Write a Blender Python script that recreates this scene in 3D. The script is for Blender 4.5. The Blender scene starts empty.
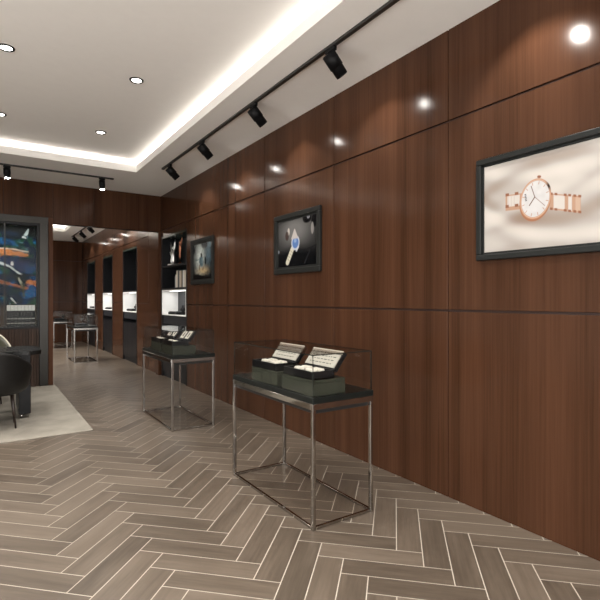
import bpy, bmesh, math, random
import numpy as np
from mathutils import Vector, Matrix
R = random.Random(7)
C = bpy.context.scene.collection
PI = math.pi

# ------------------------------------------------------------------ materials
def new_mat(name):
    m = bpy.data.materials.new(name); m.use_nodes = True
    nt = m.node_tree; nt.nodes.clear()
    out = nt.nodes.new('ShaderNodeOutputMaterial')
    return m, nt, out
def principled(nt, out, col=(.5,.5,.5), rough=.5, metal=0, spec=.5, emit=None, es=0, coat=0):
    b = nt.nodes.new('ShaderNodeBsdfPrincipled')
    b.inputs['Base Color'].default_value = (*col, 1)
    b.inputs['Roughness'].default_value = rough
    b.inputs['Metallic'].default_value = metal
    b.inputs['Specular IOR Level'].default_value = spec
    b.inputs['Coat Weight'].default_value = coat
    b.inputs['Coat Roughness'].default_value = .1
    if emit:
        b.inputs['Emission Color'].default_value = (*emit, 1)
        b.inputs['Emission Strength'].default_value = es
    nt.links.new(b.outputs[0], out.inputs[0])
    return b
def N(nt, t, **kw):
    n = nt.nodes.new(t)
    for k, v in kw.items(): setattr(n, k, v)
    return n
def noise(nt, vec, scale, detail=4, rough=.6):
    n = N(nt, 'ShaderNodeTexNoise'); n.inputs['Scale'].default_value = scale
    n.inputs['Detail'].default_value = detail; n.inputs['Roughness'].default_value = rough
    nt.links.new(vec, n.inputs['Vector']); return n
def mapping(nt, vec, scale):
    m = N(nt, 'ShaderNodeMapping'); m.inputs['Scale'].default_value = scale
    nt.links.new(vec, m.inputs['Vector']); return m.outputs[0]
def ramp(nt, fac, stops):
    r = N(nt, 'ShaderNodeValToRGB'); e = r.color_ramp.elements
    e[0].position, e[0].color = stops[0][0], (*stops[0][1], 1)
    e[1].position, e[1].color = stops[-1][0], (*stops[-1][1], 1)
    for p, c in stops[1:-1]:
        x = e.new(p); x.color = (*c, 1)
    nt.links.new(fac, r.inputs[0]); return r.outputs[0]
def plain(name, col, rough=.5, metal=0, spec=.5, var=.06, scale=9, emit=None, es=0, bump=0, coat=0):
    m, nt, out = new_mat(name)
    b = principled(nt, out, col, rough, metal, spec, emit, es, coat)
    tc = N(nt, 'ShaderNodeTexCoord')
    n = noise(nt, tc.outputs['Object'], scale)
    lo = tuple(c*(1-var) for c in col); hi = tuple(min(1, c*(1+var)) for c in col)
    nt.links.new(ramp(nt, n.outputs['Fac'], [(.3, lo), (.7, hi)]), b.inputs['Base Color'])
    if bump:
        bp = N(nt, 'ShaderNodeBump'); bp.inputs['Strength'].default_value = bump
        bp.inputs['Distance'].default_value = .004
        n2 = noise(nt, tc.outputs['Object'], scale*14, 3)
        nt.links.new(n2.outputs['Fac'], bp.inputs['Height']); nt.links.new(bp.outputs[0], b.inputs['Normal'])
    return m
def wood(name, dark, light, rough=.2, spec=.5, fine=55, broad=7, coat=0):
    m, nt, out = new_mat(name)
    b = principled(nt, out, light, rough, 0, spec, coat=coat)
    tc = N(nt, 'ShaderNodeTexCoord'); v = tc.outputs['Object']
    n1 = noise(nt, mapping(nt, v, (fine, fine, .9)), 1, 6, .65)
    n2 = noise(nt, mapping(nt, v, (broad, broad, .12)), 1, 3, .5)
    mx = N(nt, 'ShaderNodeMath', operation='MULTIPLY_ADD')
    nt.links.new(n2.outputs['Fac'], mx.inputs[0]); mx.inputs[1].default_value = .6
    ml = N(nt, 'ShaderNodeMath', operation='MULTIPLY'); nt.links.new(n1.outputs['Fac'], ml.inputs[0]); ml.inputs[1].default_value = .45
    nt.links.new(ml.outputs[0], mx.inputs[2])
    mid = tuple((a+c)/2 for a, c in zip(dark, light))
    nt.links.new(ramp(nt, mx.outputs[0], [(.36, dark), (.52, mid), (.68, light)]), b.inputs['Base Color'])
    return m
def glass(name, tint=(.96,.97,.965), refl=1.0, ior=1.45):
    m, nt, out = new_mat(name)
    t = N(nt, 'ShaderNodeBsdfTransparent'); t.inputs[0].default_value = (*tint, 1)
    g = N(nt, 'ShaderNodeBsdfGlossy'); g.inputs['Roughness'].default_value = .02
    g.inputs[0].default_value = (refl, refl, refl, 1)
    f = N(nt, 'ShaderNodeFresnel')
    # same reflectance on both faces of a thin pane
    ge = N(nt, 'ShaderNodeNewGeometry'); mr = N(nt, 'ShaderNodeMapRange')
    mr.inputs['To Min'].default_value = ior; mr.inputs['To Max'].default_value = 1/ior
    nt.links.new(ge.outputs['Backfacing'], mr.inputs['Value']); nt.links.new(mr.outputs[0], f.inputs['IOR'])
    mx = N(nt, 'ShaderNodeMixShader')
    nt.links.new(f.outputs[0], mx.inputs[0]); nt.links.new(t.outputs[0], mx.inputs[1]); nt.links.new(g.outputs[0], mx.inputs[2])
    nt.links.new(mx.outputs[0], out.inputs[0]); return m
def painted(name, rough=.25, es=0.0, bc=1.0):
    m, nt, out = new_mat(name)
    b = principled(nt, out, (1,1,1), rough, 0, .15)
    a = N(nt, 'ShaderNodeAttribute', attribute_name='paint')
    nt.links.new(a.outputs['Color'], b.inputs['Base Color'])
    if es:
        nt.links.new(a.outputs['Color'], b.inputs['Emission Color']); b.inputs['Emission Strength'].default_value = es
    return m
def emitter(name, col, s):
    m, nt, out = new_mat(name)
    e = N(nt, 'ShaderNodeEmission'); e.inputs[0].default_value = (*col, 1); e.inputs[1].default_value = s
    nt.links.new(e.outputs[0], out.inputs[0]); return m

M = {}
M['wood'] = wood('walnut veneer', (.034,.0146,.0076), (.073,.0322,.0172), .16, .16)
M['wood_back'] = plain('groove backing', (.030,.011,.006), .6)
M['jamb'] = wood('lit jamb veneer', (.050,.021,.011), (.10,.043,.023), .45, .1)  # lighter wood tone, light falling on the jamb put into the colour
M['slat'] = wood('slat veneer', (.022,.013,.009), (.075,.046,.034), .45, .2)
M['ceil'] = plain('ceiling paint', (.87,.845,.81), .9, spec=.2, var=.01)
M['black'] = plain('black metal', (.004,.004,.0045), .5, spec=.15)
M['track'] = plain('track grey', (.022,.021,.020), .4)
M['chrome'] = plain('polished steel', (.48,.46,.435), .07, 1, var=.03)
M['steel'] = plain('brushed steel', (.038,.0365,.034), .32, .9, var=.06, scale=4)
M['slab'] = plain('dark slab', (.0065,.008,.0073), .34, spec=.25, var=.1)
M['under'] = plain('dark underside', (.012,.012,.012), .4)
M['riser'] = plain('moss green leatherette', (.027,.0295,.0205), .55, spec=.25, var=.12, scale=25, bump=.15)
M['boxblack'] = plain('black lacquer box', (.006,.006,.007), .35, spec=.2)
M['card'] = plain('ivory satin', (.62,.58,.51), .5, var=.04)
M['lidcard'] = plain('printed card', (.36,.34,.295), .5, var=.05)
M['beige'] = plain('beige satin', (.34,.30,.24), .5, var=.05)
M['ink'] = plain('dark print', (.03,.03,.03), .6)
M['cab'] = plain('charcoal lacquer', (.010,.0105,.012), .32, spec=.2, var=.12)
M['cabgrey'] = plain('graphite laminate', (.022,.0235,.028), .38, spec=.25, var=.1)
M['green'] = plain('bottle green lacquer', (.03,.045,.038), .25)
M['white'] = plain('white lacquer', (.80,.80,.78), .5, var=.01)
M['silver'] = plain('silvered metal', (.62,.62,.60), .28, 1, var=.1)
M['copper'] = plain('copper', (.42,.17,.10), .3, 1, var=.15)
M['rug'] = plain('beige rug', (.27,.25,.215), .95, spec=.1, var=.14, scale=3.5, bump=.5)
M['leather'] = plain('black leather', (.010,.0095,.009), .42, spec=.25, var=.15, scale=14, bump=.12)
M['olive'] = plain('olive leather', (.052,.052,.036), .30, var=.12, scale=10)
M['highlight'] = plain('pale piping', (.55,.52,.44), .3)  # pale colour standing in for the highlight on the chair rim
M['legwood'] = plain('dark stained legs', (.020,.012,.009), .35)
M['desktop'] = plain('black gloss top', (.008,.008,.008), .25, spec=.3)
M['frame'] = plain('charcoal frame', (.012,.013,.0125), .42, spec=.2, var=.05)
M['frame2'] = plain('grey bronze frame', (.014,.0147,.0135), .45, spec=.2, var=.06)
M['glass'] = glass('clear glass', (.97,.975,.972), .7, 1.28)
M['winglass'] = glass('coated glass', (.96,.97,.965), .1)
M['glassedge'] = plain('glass edge', (.012,.016,.014), .15)
M['smoke'] = glass('smoked glass', (.975,.97,.965), .5, 1.14)
M['lens'] = emitter('lamp lens', (1,.96,.9), 14)
M['spotlens'] = emitter('spot lens', (1,.95,.88), 60)
M['led'] = emitter('led strip', (1,.98,.95), 4)
M['screen'] = painted('lit poster', .3, .05)
M['screend'] = painted('dark poster', .25, .15)
M['mural'] = painted('mural', .7, .10)
BOOKC = {'cream': (.60,.55,.45), 'white': (.66,.64,.60), 'grey': (.22,.22,.22), 'black': (.012,.012,.014), 'tan': (.36,.28,.18), 'dark': (.03,.03,.035)}
for k, v in BOOKC.items(): M['bk_'+k] = plain('book '+k, v, .5, var=.05)

def floor_mat():
    m, nt, out = new_mat('herringbone oak')
    b = principled(nt, out, (.3,.25,.2), .33, 0, .5)
    uv = N(nt, 'ShaderNodeUVMap', uv_map='plank'); rv = N(nt, 'ShaderNodeUVMap', uv_map='rnd')
    sx = N(nt, 'ShaderNodeSeparateXYZ'); nt.links.new(rv.outputs[0], sx.inputs[0])
    n1 = noise(nt, mapping(nt, uv.outputs[0], (3.0, 42, 1)), 1, 6, .65)
    n2 = noise(nt, mapping(nt, uv.outputs[0], (1.4, 9, 1)), 1, 3, .5)
    a = N(nt, 'ShaderNodeMath', operation='MULTIPLY_ADD'); nt.links.new(n1.outputs['Fac'], a.inputs[0]); a.inputs[1].default_value = .42
    c = N(nt, 'ShaderNodeMath', operation='MULTIPLY'); nt.links.new(n2.outputs['Fac'], c.inputs[0]); c.inputs[1].default_value = .40
    nt.links.new(c.outputs[0], a.inputs[2])
    d = N(nt, 'ShaderNodeMath', operation='MULTIPLY_ADD'); nt.links.new(sx.outputs[0], d.inputs[0]); d.inputs[1].default_value = .26
    nt.links.new(a.outputs[0], d.inputs[2])
    nt.links.new(ramp(nt, d.outputs[0], [(.30, (.056,.043,.032)), (.55, (.112,.088,.067)), (.82, (.170,.137,.107))]), b.inputs['Base Color'])
    return m
M['floor'] = floor_mat()
M['plaster'] = plain('wall plaster', (.62,.59,.55), .8, var=.02)
M['grout'] = plain('pale grout', (.56,.51,.44), .8, var=.05)

# ------------------------------------------------------------------ mesh helpers
def box(bm, x0, x1, y0, y1, z0, z1, bev=0, seg=1, mi=0):
    r = bmesh.ops.create_cube(bm, size=1)
    vs = r['verts']
    for v in vs:
        v.co = Vector((x0 + (v.co.x+.5)*(x1-x0), y0 + (v.co.y+.5)*(y1-y0), z0 + (v.co.z+.5)*(z1-z0)))
    fs = list({f for v in vs for f in v.link_faces})
    for f in fs: f.material_index = mi
    if bev:
        es = list({e for v in vs for e in v.link_edges})
        bmesh.ops.bevel(bm, geom=es, offset=bev, segments=seg, profile=.5, affect='EDGES', clamp_overlap=True)
    return bm
def cyl(bm, p0, p1, r0, r1=None, n=24, cap=True):
    r1 = r0 if r1 is None else r1
    p0 = Vector(p0); p1 = Vector(p1); d = p1-p0
    q = d.to_track_quat('Z', 'Y').to_matrix()
    ra = []; rb = []
    for i in range(n):
        a = 2*PI*i/n; o = Vector((math.cos(a), math.sin(a), 0))
        ra.append(bm.verts.new(p0 + q@(o*r0))); rb.append(bm.verts.new(p1 + q@(o*r1)))
    for i in range(n):
        f = bm.faces.new((ra[i], ra[(i+1)%n], rb[(i+1)%n], rb[i])); f.smooth = True
    if cap:
        bm.faces.new(ra[::-1]); bm.faces.new(rb)
    return bm
def lathe(bm, prof, n=28, at=(0,0,0)):
    rings = []
    for r, z in prof:
        rings.append([bm.verts.new((at[0]+r*math.cos(2*PI*i/n), at[1]+r*math.sin(2*PI*i/n), at[2]+z)) for i in range(n)])
    for a, b in zip(rings, rings[1:]):
        for i in range(n):
            f = bm.faces.new((a[i], a[(i+1)%n], b[(i+1)%n], b[i])); f.smooth = True
    bm.faces.new(rings[0][::-1]); bm.faces.new(rings[-1])
    return bm
def tube(bm, pts, rads, n=12):
    pts = [Vector(p) for p in pts]; rings = []
    for i, p in enumerate(pts):
        d = (pts[min(i+1, len(pts)-1)] - pts[max(i-1, 0)]).normalized()
        q = d.to_track_quat('Z', 'Y').to_matrix()
        rings.append([bm.verts.new(p + q@Vector((rads[i]*math.cos(2*PI*k/n), rads[i]*math.sin(2*PI*k/n), 0))) for k in range(n)])
    for a, b in zip(rings, rings[1:]):
        for k in range(n):
            f = bm.faces.new((a[k], a[(k+1)%n], b[(k+1)%n], b[k])); f.smooth = True
    bm.faces.new(rings[0][::-1]); bm.faces.new(rings[-1])
    return bm
def BM(): return bmesh.new()
def obj(name, bm, mats, parent=None, loc=(0,0,0), rot=None):
    me = bpy.data.meshes.new(name)
    bmesh.ops.recalc_face_normals(bm, faces=bm.faces)
    bm.to_mesh(me); bm.free()
    for m in (mats if isinstance(mats, (list, tuple)) else [mats]): me.materials.append(m)
    o = bpy.data.objects.new(name, me); C.objects.link(o)
    o.location = loc
    if rot: o.rotation_euler = rot
    if parent: o.parent = parent
    return o
def tag(o, label, cat, group=None):
    o['label'] = label; o['category'] = cat
    if group: o['group'] = group
    return o
def thing(name, label, cat, loc=(0,0,0), rz=0, group=None):
    o = bpy.data.objects.new(name, None); C.objects.link(o)
    o.location = loc; o.rotation_euler = (0, 0, rz); o.empty_display_size = .1
    return tag(o, label, cat, group)
def struct(name, bm, mats):
    o = obj(name, bm, mats); o['kind'] = 'structure'; return o
def kids(o): return [c for c in bpy.data.objects if c.parent == o]
def dup(root, loc, label, group=None, rz=None):
    def rec(o, par):
        c = o.copy(); C.objects.link(c)
        if par: c.parent = par
        for ch in kids(o): rec(ch, c)
        return c
    r = rec(root, None); r.location = loc; r['label'] = label
    if group: r['group'] = group
    if rz is not None: r.rotation_euler = (0, 0, rz)
    return r

# ------------------------------------------------------------------ dimensions
D = 2.8; EYE = 1.43; H = 3.38; HU = 3.56
YB = 8.94; YC = 17.55; XL = -3.2; YF = -2.2
G1, G2 = 1.35, 2.72
PT = .02  # panel thickness

# ------------------------------------------------------------------ floor
def make_floor():
    W = .1435; n = 4; L = n*W; s = 2**-.5
    u0, v0 = 3.194, 1.569 - W
    bm = BM(); U = bm.loops.layers.uv.new('plank'); RN = bm.loops.layers.uv.new('rnd')
    x0, x1, y0, y1 = XL, 3.1, YF, YC
    box(bm, x0, x1, y0, y1, -.06, -.0016, mi=1)
    def quad(ua, ub, va, vb, along_u):
        g = .0026
        ua += g; ub -= g; va += g; vb -= g
        cs = [(ua, va), (ub, va), (ub, vb), (ua, vb)]
        ps = [((u-v)*s, (u+v)*s) for u, v in cs]
        if max(p[0] for p in ps) < x0 or min(p[0] for p in ps) > x1 or max(p[1] for p in ps) < y0 or min(p[1] for p in ps) > y1: return
        vs = [bm.verts.new((p[0], p[1], 0)) for p in ps]
        f = bm.faces.new(vs); r = R.random(); ox, oy = R.uniform(0, 50), R.uniform(0, 50)
        for lp, (u, v) in zip(f.loops, cs):
            a, b = (u-ua, v-va) if along_u else (v-va, u-ua)
            lp[U].uv = (a+ox, b+oy); lp[RN].uv = (r, 0)
    K = 150
    for k in range(-K, K):
        for m in range(-12, 13):
            quad(u0+k*W+2*L*m, u0+k*W+2*L*m+L, v0+k*W, v0+(k+1)*W, True)
            quad(u0+k*W+2*L*m, u0+(k+1)*W+2*L*m, v0+(k-2*n+1)*W, v0+(k-n+1)*W, False)
    for co, no in (((x0,0,0), (-1,0,0)), ((x1,0,0), (1,0,0)), ((0,y0,0), (0,-1,0)), ((0,y1,0), (0,1,0))):
        bmesh.ops.bisect_plane(bm, geom=bm.verts[:]+bm.edges[:]+bm.faces[:], plane_co=co, plane_no=no, clear_outer=True)
    me = bpy.data.meshes.new('floor'); bm.to_mesh(me); bm.free()
    me.materials.append(M['floor']); me.materials.append(M['grout'])
    o = bpy.data.objects.new('floor', me); C.objects.link(o); o['kind'] = 'structure'
make_floor()

# ------------------------------------------------------------------ walls
GH = .0075   # half of the horizontal reveal
GV = .0034  # half of a vertical seam
NICHES = [(7.56, 8.872), (10.614, 11.862), (12.976, 14.151), (15.295, 16.527)]
NZ = 2.60
def right_wall():
    bm = BM()
    def pan(ya, yb, za, zb): box(bm, D, D+PT+.002, ya+GV, yb-GV, za, zb, .0025, 2)
    def col(ya, yb, top=True, z0=0):
        zs = [(max(z0, 0), G1-GH), (G1+GH, G2-GH), (G2+GH, H+.05)]
        for za, zb in zs:
            if zb > z0 + .01: pan(ya, yb, max(za, z0), zb)
    seams = [2.265 + 1.345*k for k in range(-3, 4)] + [7.56]
    seams = [YF] + [y for y in seams if y > YF + .2]
    for a, b in zip(seams, seams[1:]): col(a, b)
    def plainpan(ya, yb, za, zb): pan(ya, yb, za, zb)
    plainpan(8.872, YB+.16, 0, G2-GH); 
    plainpan(7.56, 8.872, NZ, G2-GH); plainpan(7.56, YB+.16, G2+GH, H+.05)
    # second room
    plainpan(YB+.16, 9.75, 0, H+.05)
    col(9.75, 10.614); col(11.862, 12.976); col(14.151, 15.295); col(16.527, YC)
    for a, b in NICHES[1:]: col(a, b, z0=NZ)
    nb = len(bm.faces)
    # backing solid behind the panels, open at the niches
    ys = [YF] + [v for ab in NICHES for v in ab] + [YC+.2]
    for i in range(0, len(ys), 2): box(bm, D+PT, 3.25, ys[i], ys[i+1], 0, H+.35, mi=1)
    for a, b in NICHES:
        box(bm, D+PT, 3.25, a, b, NZ, H+.35, mi=1); box(bm, 3.18, 3.25, a, b, 0, NZ, mi=1)
    struct('wall_right', bm, [M['wood'], M['wood_back']])
right_wall()
XO = .978   # left side of the opening
ZO = 2.71
def back_wall():
    bm = BM()
    pb = PT
    # header above the opening, one panel per 1.35 m
    for a, b in ((XO, 1.62), (1.62, D)): box(bm, a+GV, b-GV, YB, YB+pb, ZO, H+.05, .002, 1)
    box(bm, XO, D, YB+pb, YB+.14, ZO+.002, H+.3, mi=1)
    box(bm, XO, D, YB+.14, YB+.16, ZO, H+.3)
    box(bm, XO, D, YB+.004, YB+.158, ZO, ZO+.01)
    # stub beside the niche
    box(bm, 2.752, D-.001, YB, YB+.16, 0, ZO, .002, 1)
    # above the display window and to its left
    xs = [XL, -1.2, .27, XO]
    for a, b in zip(xs, xs[1:]): box(bm, a+GV, b-GV, YB, YB+pb, 2.80, H+.05, .002, 1)
    box(bm, XL, -1.25, YB, YB+pb, 0, 2.795, .002, 1)
    box(bm, XL, -1.25, YB+pb, YB+.5, 0, H+.3, mi=1)
    box(bm, -1.25, XO, YB+pb, YB+.5, 2.80, H+.3, mi=1)
    box(bm, -1.25, .905, YB+.42, YB+.5, 0, 2.80, mi=1)
    struct('wall_back', bm, [M['wood'], M['wood_back']])
    bm = BM(); box(bm, .908, XO, YB-.004, YB+.5, 0, 2.798, .002, 1)
    struct('trim_1', bm, M['jamb'])
back_wall()
def far_wall():
    bm = BM()
    xs = [XL, -1.2, .15, 1.5, D]
    for a, b in zip(xs, xs[1:]):
        for za, zb in ((0, G1-GH), (G1+GH, G2-GH), (G2+GH, H+.05)): box(bm, a+GV, b-GV, YC-PT, YC, za, zb, .002, 1)
    box(bm, XL, 3.25, YC, YC+.2, 0, H+.35, mi=1)
    struct('wall_far', bm, [M['wood'], M['wood_back']])
    bm = BM()
    ys = [3.5 + 1.4*i for i in range(11)]
    for a, b in zip(ys, ys[1:]):
        for za, zb in ((0, G1-GH), (G1+GH, G2-GH), (G2+GH, H+.05)):
            if b <= YC and not (9.5 < b and a < 14): box(bm, XL, XL+PT, a+GV, b-GV, za, zb, .002, 1)
    box(bm, XL-.2, XL, 3.5, 9.6, 0, H+.35, mi=1); box(bm, XL-.2, XL, 14, YC, 0, H+.35, mi=1)
    struct('wall_left', bm, [M['plaster'], M['plaster']])
far_wall()

# ------------------------------------------------------------------ ceiling with two trays
TR = [(-2.35, 1.955, -.9, 7.45), (-2.35, 1.955, 10.6, 15.15)]
def ceiling():
    bm = BM()
    z0, z1 = H, H+.10
    ys = [(YF, YB), (YB+.16, YC)]
    for (a, b), (tx0, tx1, ty0, ty1) in zip(ys, TR):
        box(bm, XL, tx0, a, b, z0, z1); box(bm, tx1, D+.03, a, b, z0, z1)
        box(bm, tx0, tx1, a, ty0, z0, z1); box(bm, tx0, tx1, ty1, b, z0, z1)
        w = .20
        for q in ((XL, tx0-w, a, b), (tx1+w, D+.03, a, b), (tx0-w, tx1+w, a, ty0-w), (tx0-w, tx1+w, ty1+w, b)):
            box(bm, q[0], q[1], q[2], q[3], z1, HU)
    box(bm, XL-.2, 3.25, YF, YC+.2, HU, HU+.1)
    struct('ceiling', bm, M['ceil'])
ceiling()
def area(name, loc, sx, sy, power, rot=(0,0,0), col=(1,.97,.93), spread=PI):
    l = bpy.data.lights.new(name, 'AREA'); l.shape = 'RECTANGLE'; l.size = sx; l.size_y = sy
    l.energy = power; l.color = col; l.spread = spread
    o = bpy.data.objects.new(name, l); C.objects.link(o); o.location = loc; o.rotation_euler = rot
    return o
COVE = 1.55   # watts per metre
for tx0, tx1, ty0, ty1 in TR:
    o = .09; zc = H+.105
    lx, ly = tx1-tx0, ty1-ty0
    k = COVE if ty0 < 5 else COVE*1.3
    area('cove_light', (tx1+o, (ty0+ty1)/2, zc), .03, ly, k*ly, (PI, 0, 0))
    area('cove_light', (tx0-o, (ty0+ty1)/2, zc), .03, ly, k*ly, (PI, 0, 0))
    area('cove_light', ((tx0+tx1)/2, ty1+o, zc), lx, .03, k*lx, (PI, 0, 0))
    area('cove_light', ((tx0+tx1)/2, ty0-o, zc), lx, .03, k*lx, (PI, 0, 0))

# ------------------------------------------------------------------ recessed downlights
def spot(name, loc, power, angle, blend, rad, direction=(0,0,-1), col=(1,.95,.88)):
    l = bpy.data.lights.new(name, 'SPOT'); l.energy = power; l.spot_size = angle; l.spot_blend = blend
    l.shadow_soft_size = rad; l.color = col
    o = bpy.data.objects.new(name, l); C.objects.link(o); o.location = loc
    o.rotation_euler = Vector(direction).to_track_quat('-Z', 'Y').to_euler()
    return o
DL = 62
def downlight():
    t = thing('recessed_downlight', '', 'ceiling light', (0,0,0), 0, 'round recessed downlights in the tray ceiling')
    bm = BM()
    n = 32; prof = [(.045, -.004), (.049, -.009), (.060, -.010), (.066, -.006), (.067, 0)]
    rings = [[bm.verts.new((r*math.cos(2*PI*i/n), r*math.sin(2*PI*i/n), z)) for i in range(n)] for r, z in prof]
    for a, b in zip(rings, rings[1:]):
        for i in range(n): bm.faces.new((a[i], a[(i+1)%n], b[(i+1)%n], b[i])).smooth = True
    obj('trim_ring', bm, M['steel'], t)
    bm = BM(); cyl(bm, (0,0,-.0005), (0,0,-.0042), .0455, n=32); obj('lens', bm, M['lens'], t)
    return t
d0 = downlight()
dls = [(1.240,4.717,'recessed round downlight at the top of the photo, nearest the wall lights'),
       (1.248,6.439,'recessed round downlight nearest the tray corner'),
       (.162,6.448,'recessed round downlight at the left edge of the photo'),
       (.162,4.717,'recessed round downlight level with the nearest one but further left')]
for i, (x, y, lb) in enumerate(dls):
    if i == 0: d0.location = (x, y, HU); d0['label'] = lb
    else: dup(d0, (x, y, HU), lb)
for x in (-1.9, -.95, .162, 1.245):
    for y in (-.45, 1.27, 3.0, 4.717, 6.44): spot('downlight_lamp', (x, y, HU-.02), DL, 2.4, .9, .05)
for x in (-1.3, .167, 1.28):
    for y in (11.4, 13.0, 14.5): spot('downlight_lamp', (x, y, HU-.02), DL*2.0, 2.4, .9, .05)

# ------------------------------------------------------------------ track lights
def track(name, label, x, y, L, along_y):
    bm = BM()
    if along_y: box(bm, -.0175, .0175, 0, L, -.022, 0, .002)
    else: box(bm, -L, 0, -.0175, .0175, -.022, 0, .002)
    t = thing(name, label, 'track', (x, y, H))
    obj('rail', bm, M['track'], t)
    bm = BM()
    if along_y: box(bm, -.019, .019, L-.004, L+.05, -.024, 0, .002)
    else: box(bm, -.004, .05, -.019, .019, -.024, 0, .002)
    obj('end_cap', bm, M['steel'], t)
    return t
XT = 2.22
track('lighting_track', 'dark track on the ceiling beside the long wood wall', XT, -1.5, 8.45, True)
track('lighting_track', 'dark track on the ceiling in front of the back wall header', 1.70, 8.03, 3.6, False)
track('lighting_track', 'dark track on the ceiling of the far room', 2.29, 10.9, 5.2, True)
def spotlight(tilt):
    t = thing('track_spotlight', '', 'spotlight')
    bm = BM(); box(bm, -.016, .016, -.055, .055, -.036, -.0005, .003); obj('adapter', bm, M['black'], t)
    bm = BM(); cyl(bm, (0,0,-.034), (0,0,-.075), .010, n=14); obj('stem', bm, M['black'], t)
    p = Vector((-.02*math.sin(tilt), 0, -.062)); d = Vector((math.sin(tilt), 0, -math.cos(tilt)))
    a = p - d*.015; b = p + d*.165
    bm = BM(); cyl(bm, a, b, .049, n=32); cyl(bm, a + d*.004, p + d*.10, .055, n=32)
    obj('body', bm, M['black'], t)
    bm = BM(); cyl(bm, b, b + d*.010, .047, n=32, cap=False); cyl(bm, b, b + d*.010, .045, n=32, cap=False)
    obj('snoot', bm, M['black'], t)
    bm = BM(); cyl(bm, b + d*.0005, b + d*.003, .037, n=28); obj('lens', bm, M['spotlens'], t)
    return t, p, d, b
TILT = math.radians(46)
s0, sp, sd, sb = spotlight(TILT)
SP = 27
used = False
near = [(6.68,'black track spotlight furthest along the wood wall, nearest the tall niche'),
        (5.48,'second black track spotlight along the wood wall, counted from the niche'),
        (4.15,'third black track spotlight from the niche, above the framed dark watch picture'),
        (2.90,'nearest of the black spotlights on the wood wall track')]
far = [(15.75,'furthest black track spotlight seen through the opening in the far room'),
       (14.5,'second furthest black track spotlight in the far room'),
       (13.3,'third black track spotlight in the far room, counted from its end wall'),
       (12.1,'black track spotlight partly hidden by the header, in the far room')]
for lst, g in ((near, 'spotlights on the wood wall track'), (far, 'spotlights on the far room track')):
    for y, lb in lst:
        if not used: s0.location = (XT, y, H-.02); s0['label'] = lb; s0['group'] = g; used = True
        else: dup(s0, (XT if y < 9 else 2.29, y, H-.02), lb, g)
for y in (6.68, 5.48, 4.15, 2.90, 1.58, .25, 15.75, 14.5, 13.3, 12.1, 11.0):
    b = Vector((XT if y < 9 else 2.29, y, H-.02)) + sb + sd*.004
    spot('track_lamp', b, SP, 1.6, .55, .03, (.62, 0, -.8))
s1, sp1, sd1, sb1 = spotlight(math.radians(8)); s1.scale = (.84, .84, .80)
b_used = False
for x, lb in ((.287, 'black cylinder spotlight on the back track, above the display window'),
              (1.574, 'black cylinder spotlight at the right end of the back track')):
    if not b_used:
        s1.location = (x, 8.03, H-.02); s1.rotation_euler = (0,0,-PI/2*.9); s1['label'] = lb; s1['group'] = 'spotlights on the back track'; b_used = True
    else: dup(s1, (x, 8.03, H-.02), lb, 'spotlights on the back track', -PI/2*.9)
for x in (.287, 1.574, -1.0):
    spot('track_lamp', (x, 8.03-.03, H-.02-.25), 30, 1.7, .8, .03, (0, -.14, -1))

# ------------------------------------------------------------------ niches
def niche(ya, yb, label, lit_power, counter=0):
    L = yb-ya; dp = .36; xb = .30
    t = thing('display_niche', label, 'display niche', (D, ya, 0), 0, 'built-in niches along the wood walls')
    th = .028
    bm = BM(); box(bm, xb, xb+.03, 0, L, 0, NZ); obj('back_panel', bm, M['cab'], t)
    bm = BM(); box(bm, -.006, xb, 0, th, 0, NZ, .001); obj('side_panel', bm, M['cab'], t)
    bm = BM(); box(bm, -.006, xb, L-th, L, 0, NZ, .001); obj('side_panel', bm, M['cab'], t)
    bm = BM(); box(bm, -.006, xb, th, L-th, NZ-.04, NZ, .001); obj('top_panel', bm, M['green'], t)
    for z0, z1 in (((2.015, 2.05), (1.605, 1.64)) if counter else ((1.605, 1.64),)):
        bm = BM(); box(bm, 0, xb, th, L-th, z0, z1, .001); obj('shelf', bm, M['cab'], t)
    # white lit box: open front, dark back
    bm = BM(); wt = .018
    box(bm, -.008, xb, th, L-th, 1.585, 1.603); box(bm, -.008, xb, th, L-th, 1.142, 1.160)
    box(bm, -.008, xb, th, th+wt, 1.160, 1.585); box(bm, -.008, xb, L-th-wt, L-th, 1.160, 1.585)
    obj('light_box', bm, M['white'], t)
    bm = BM(); box(bm, xb-.006, xb-.0005, th+wt, L-th-wt, 1.162, 1.583); obj('box_back', bm, M['cabgrey'], t)
    bm = BM(); box(bm, .10, .13, L*.12, L*.88, 1.580, 1.5845); obj('led_bar', bm, M['led'], t)
    bm = BM(); box(bm, .02, xb, th, L-th, .985, 1.140); obj('drawer_front', bm, M['cabgrey'], t)
    bm = BM(); box(bm, -.004, xb, th, L-th, .885, .905, .001); obj('counter', bm, M['white'] if counter else M['cab'], t)
    bm = BM()
    for i in range(3):
        w = (L-2*th)/3; box(bm, .004, .024, th+i*w+.002, th+(i+1)*w-.002, .10, .883, .0015)
    box(bm, .024, xb, th, L-th, .06, .883); box(bm, .03, xb, th, L-th, 0, .06)
    obj('lower_cabinet', bm, M['cab'], t)
    area('niche_light', (D+.13, ya+L/2, 1.578), .08, L*.75, lit_power, (0,0,0), (1,.99,.97))
    if counter: area('niche_light', (D+.14, ya+L*.5, .98), .08, L*.6, counter, (0,0,0), (1,.99,.97))
    return t
niche(*NICHES[0], 'tall dark niche with bookshelf and lit white box beside the framed picture', 1.7, .7)
niche(*NICHES[1], 'dark niche with lit box in the far room, nearest the opening', 1.9)
niche(*NICHES[2], 'middle dark niche with lit box in the far room', 1.9)
niche(*NICHES[3], 'furthest dark niche with lit box in the far room', 1.9)

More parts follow.
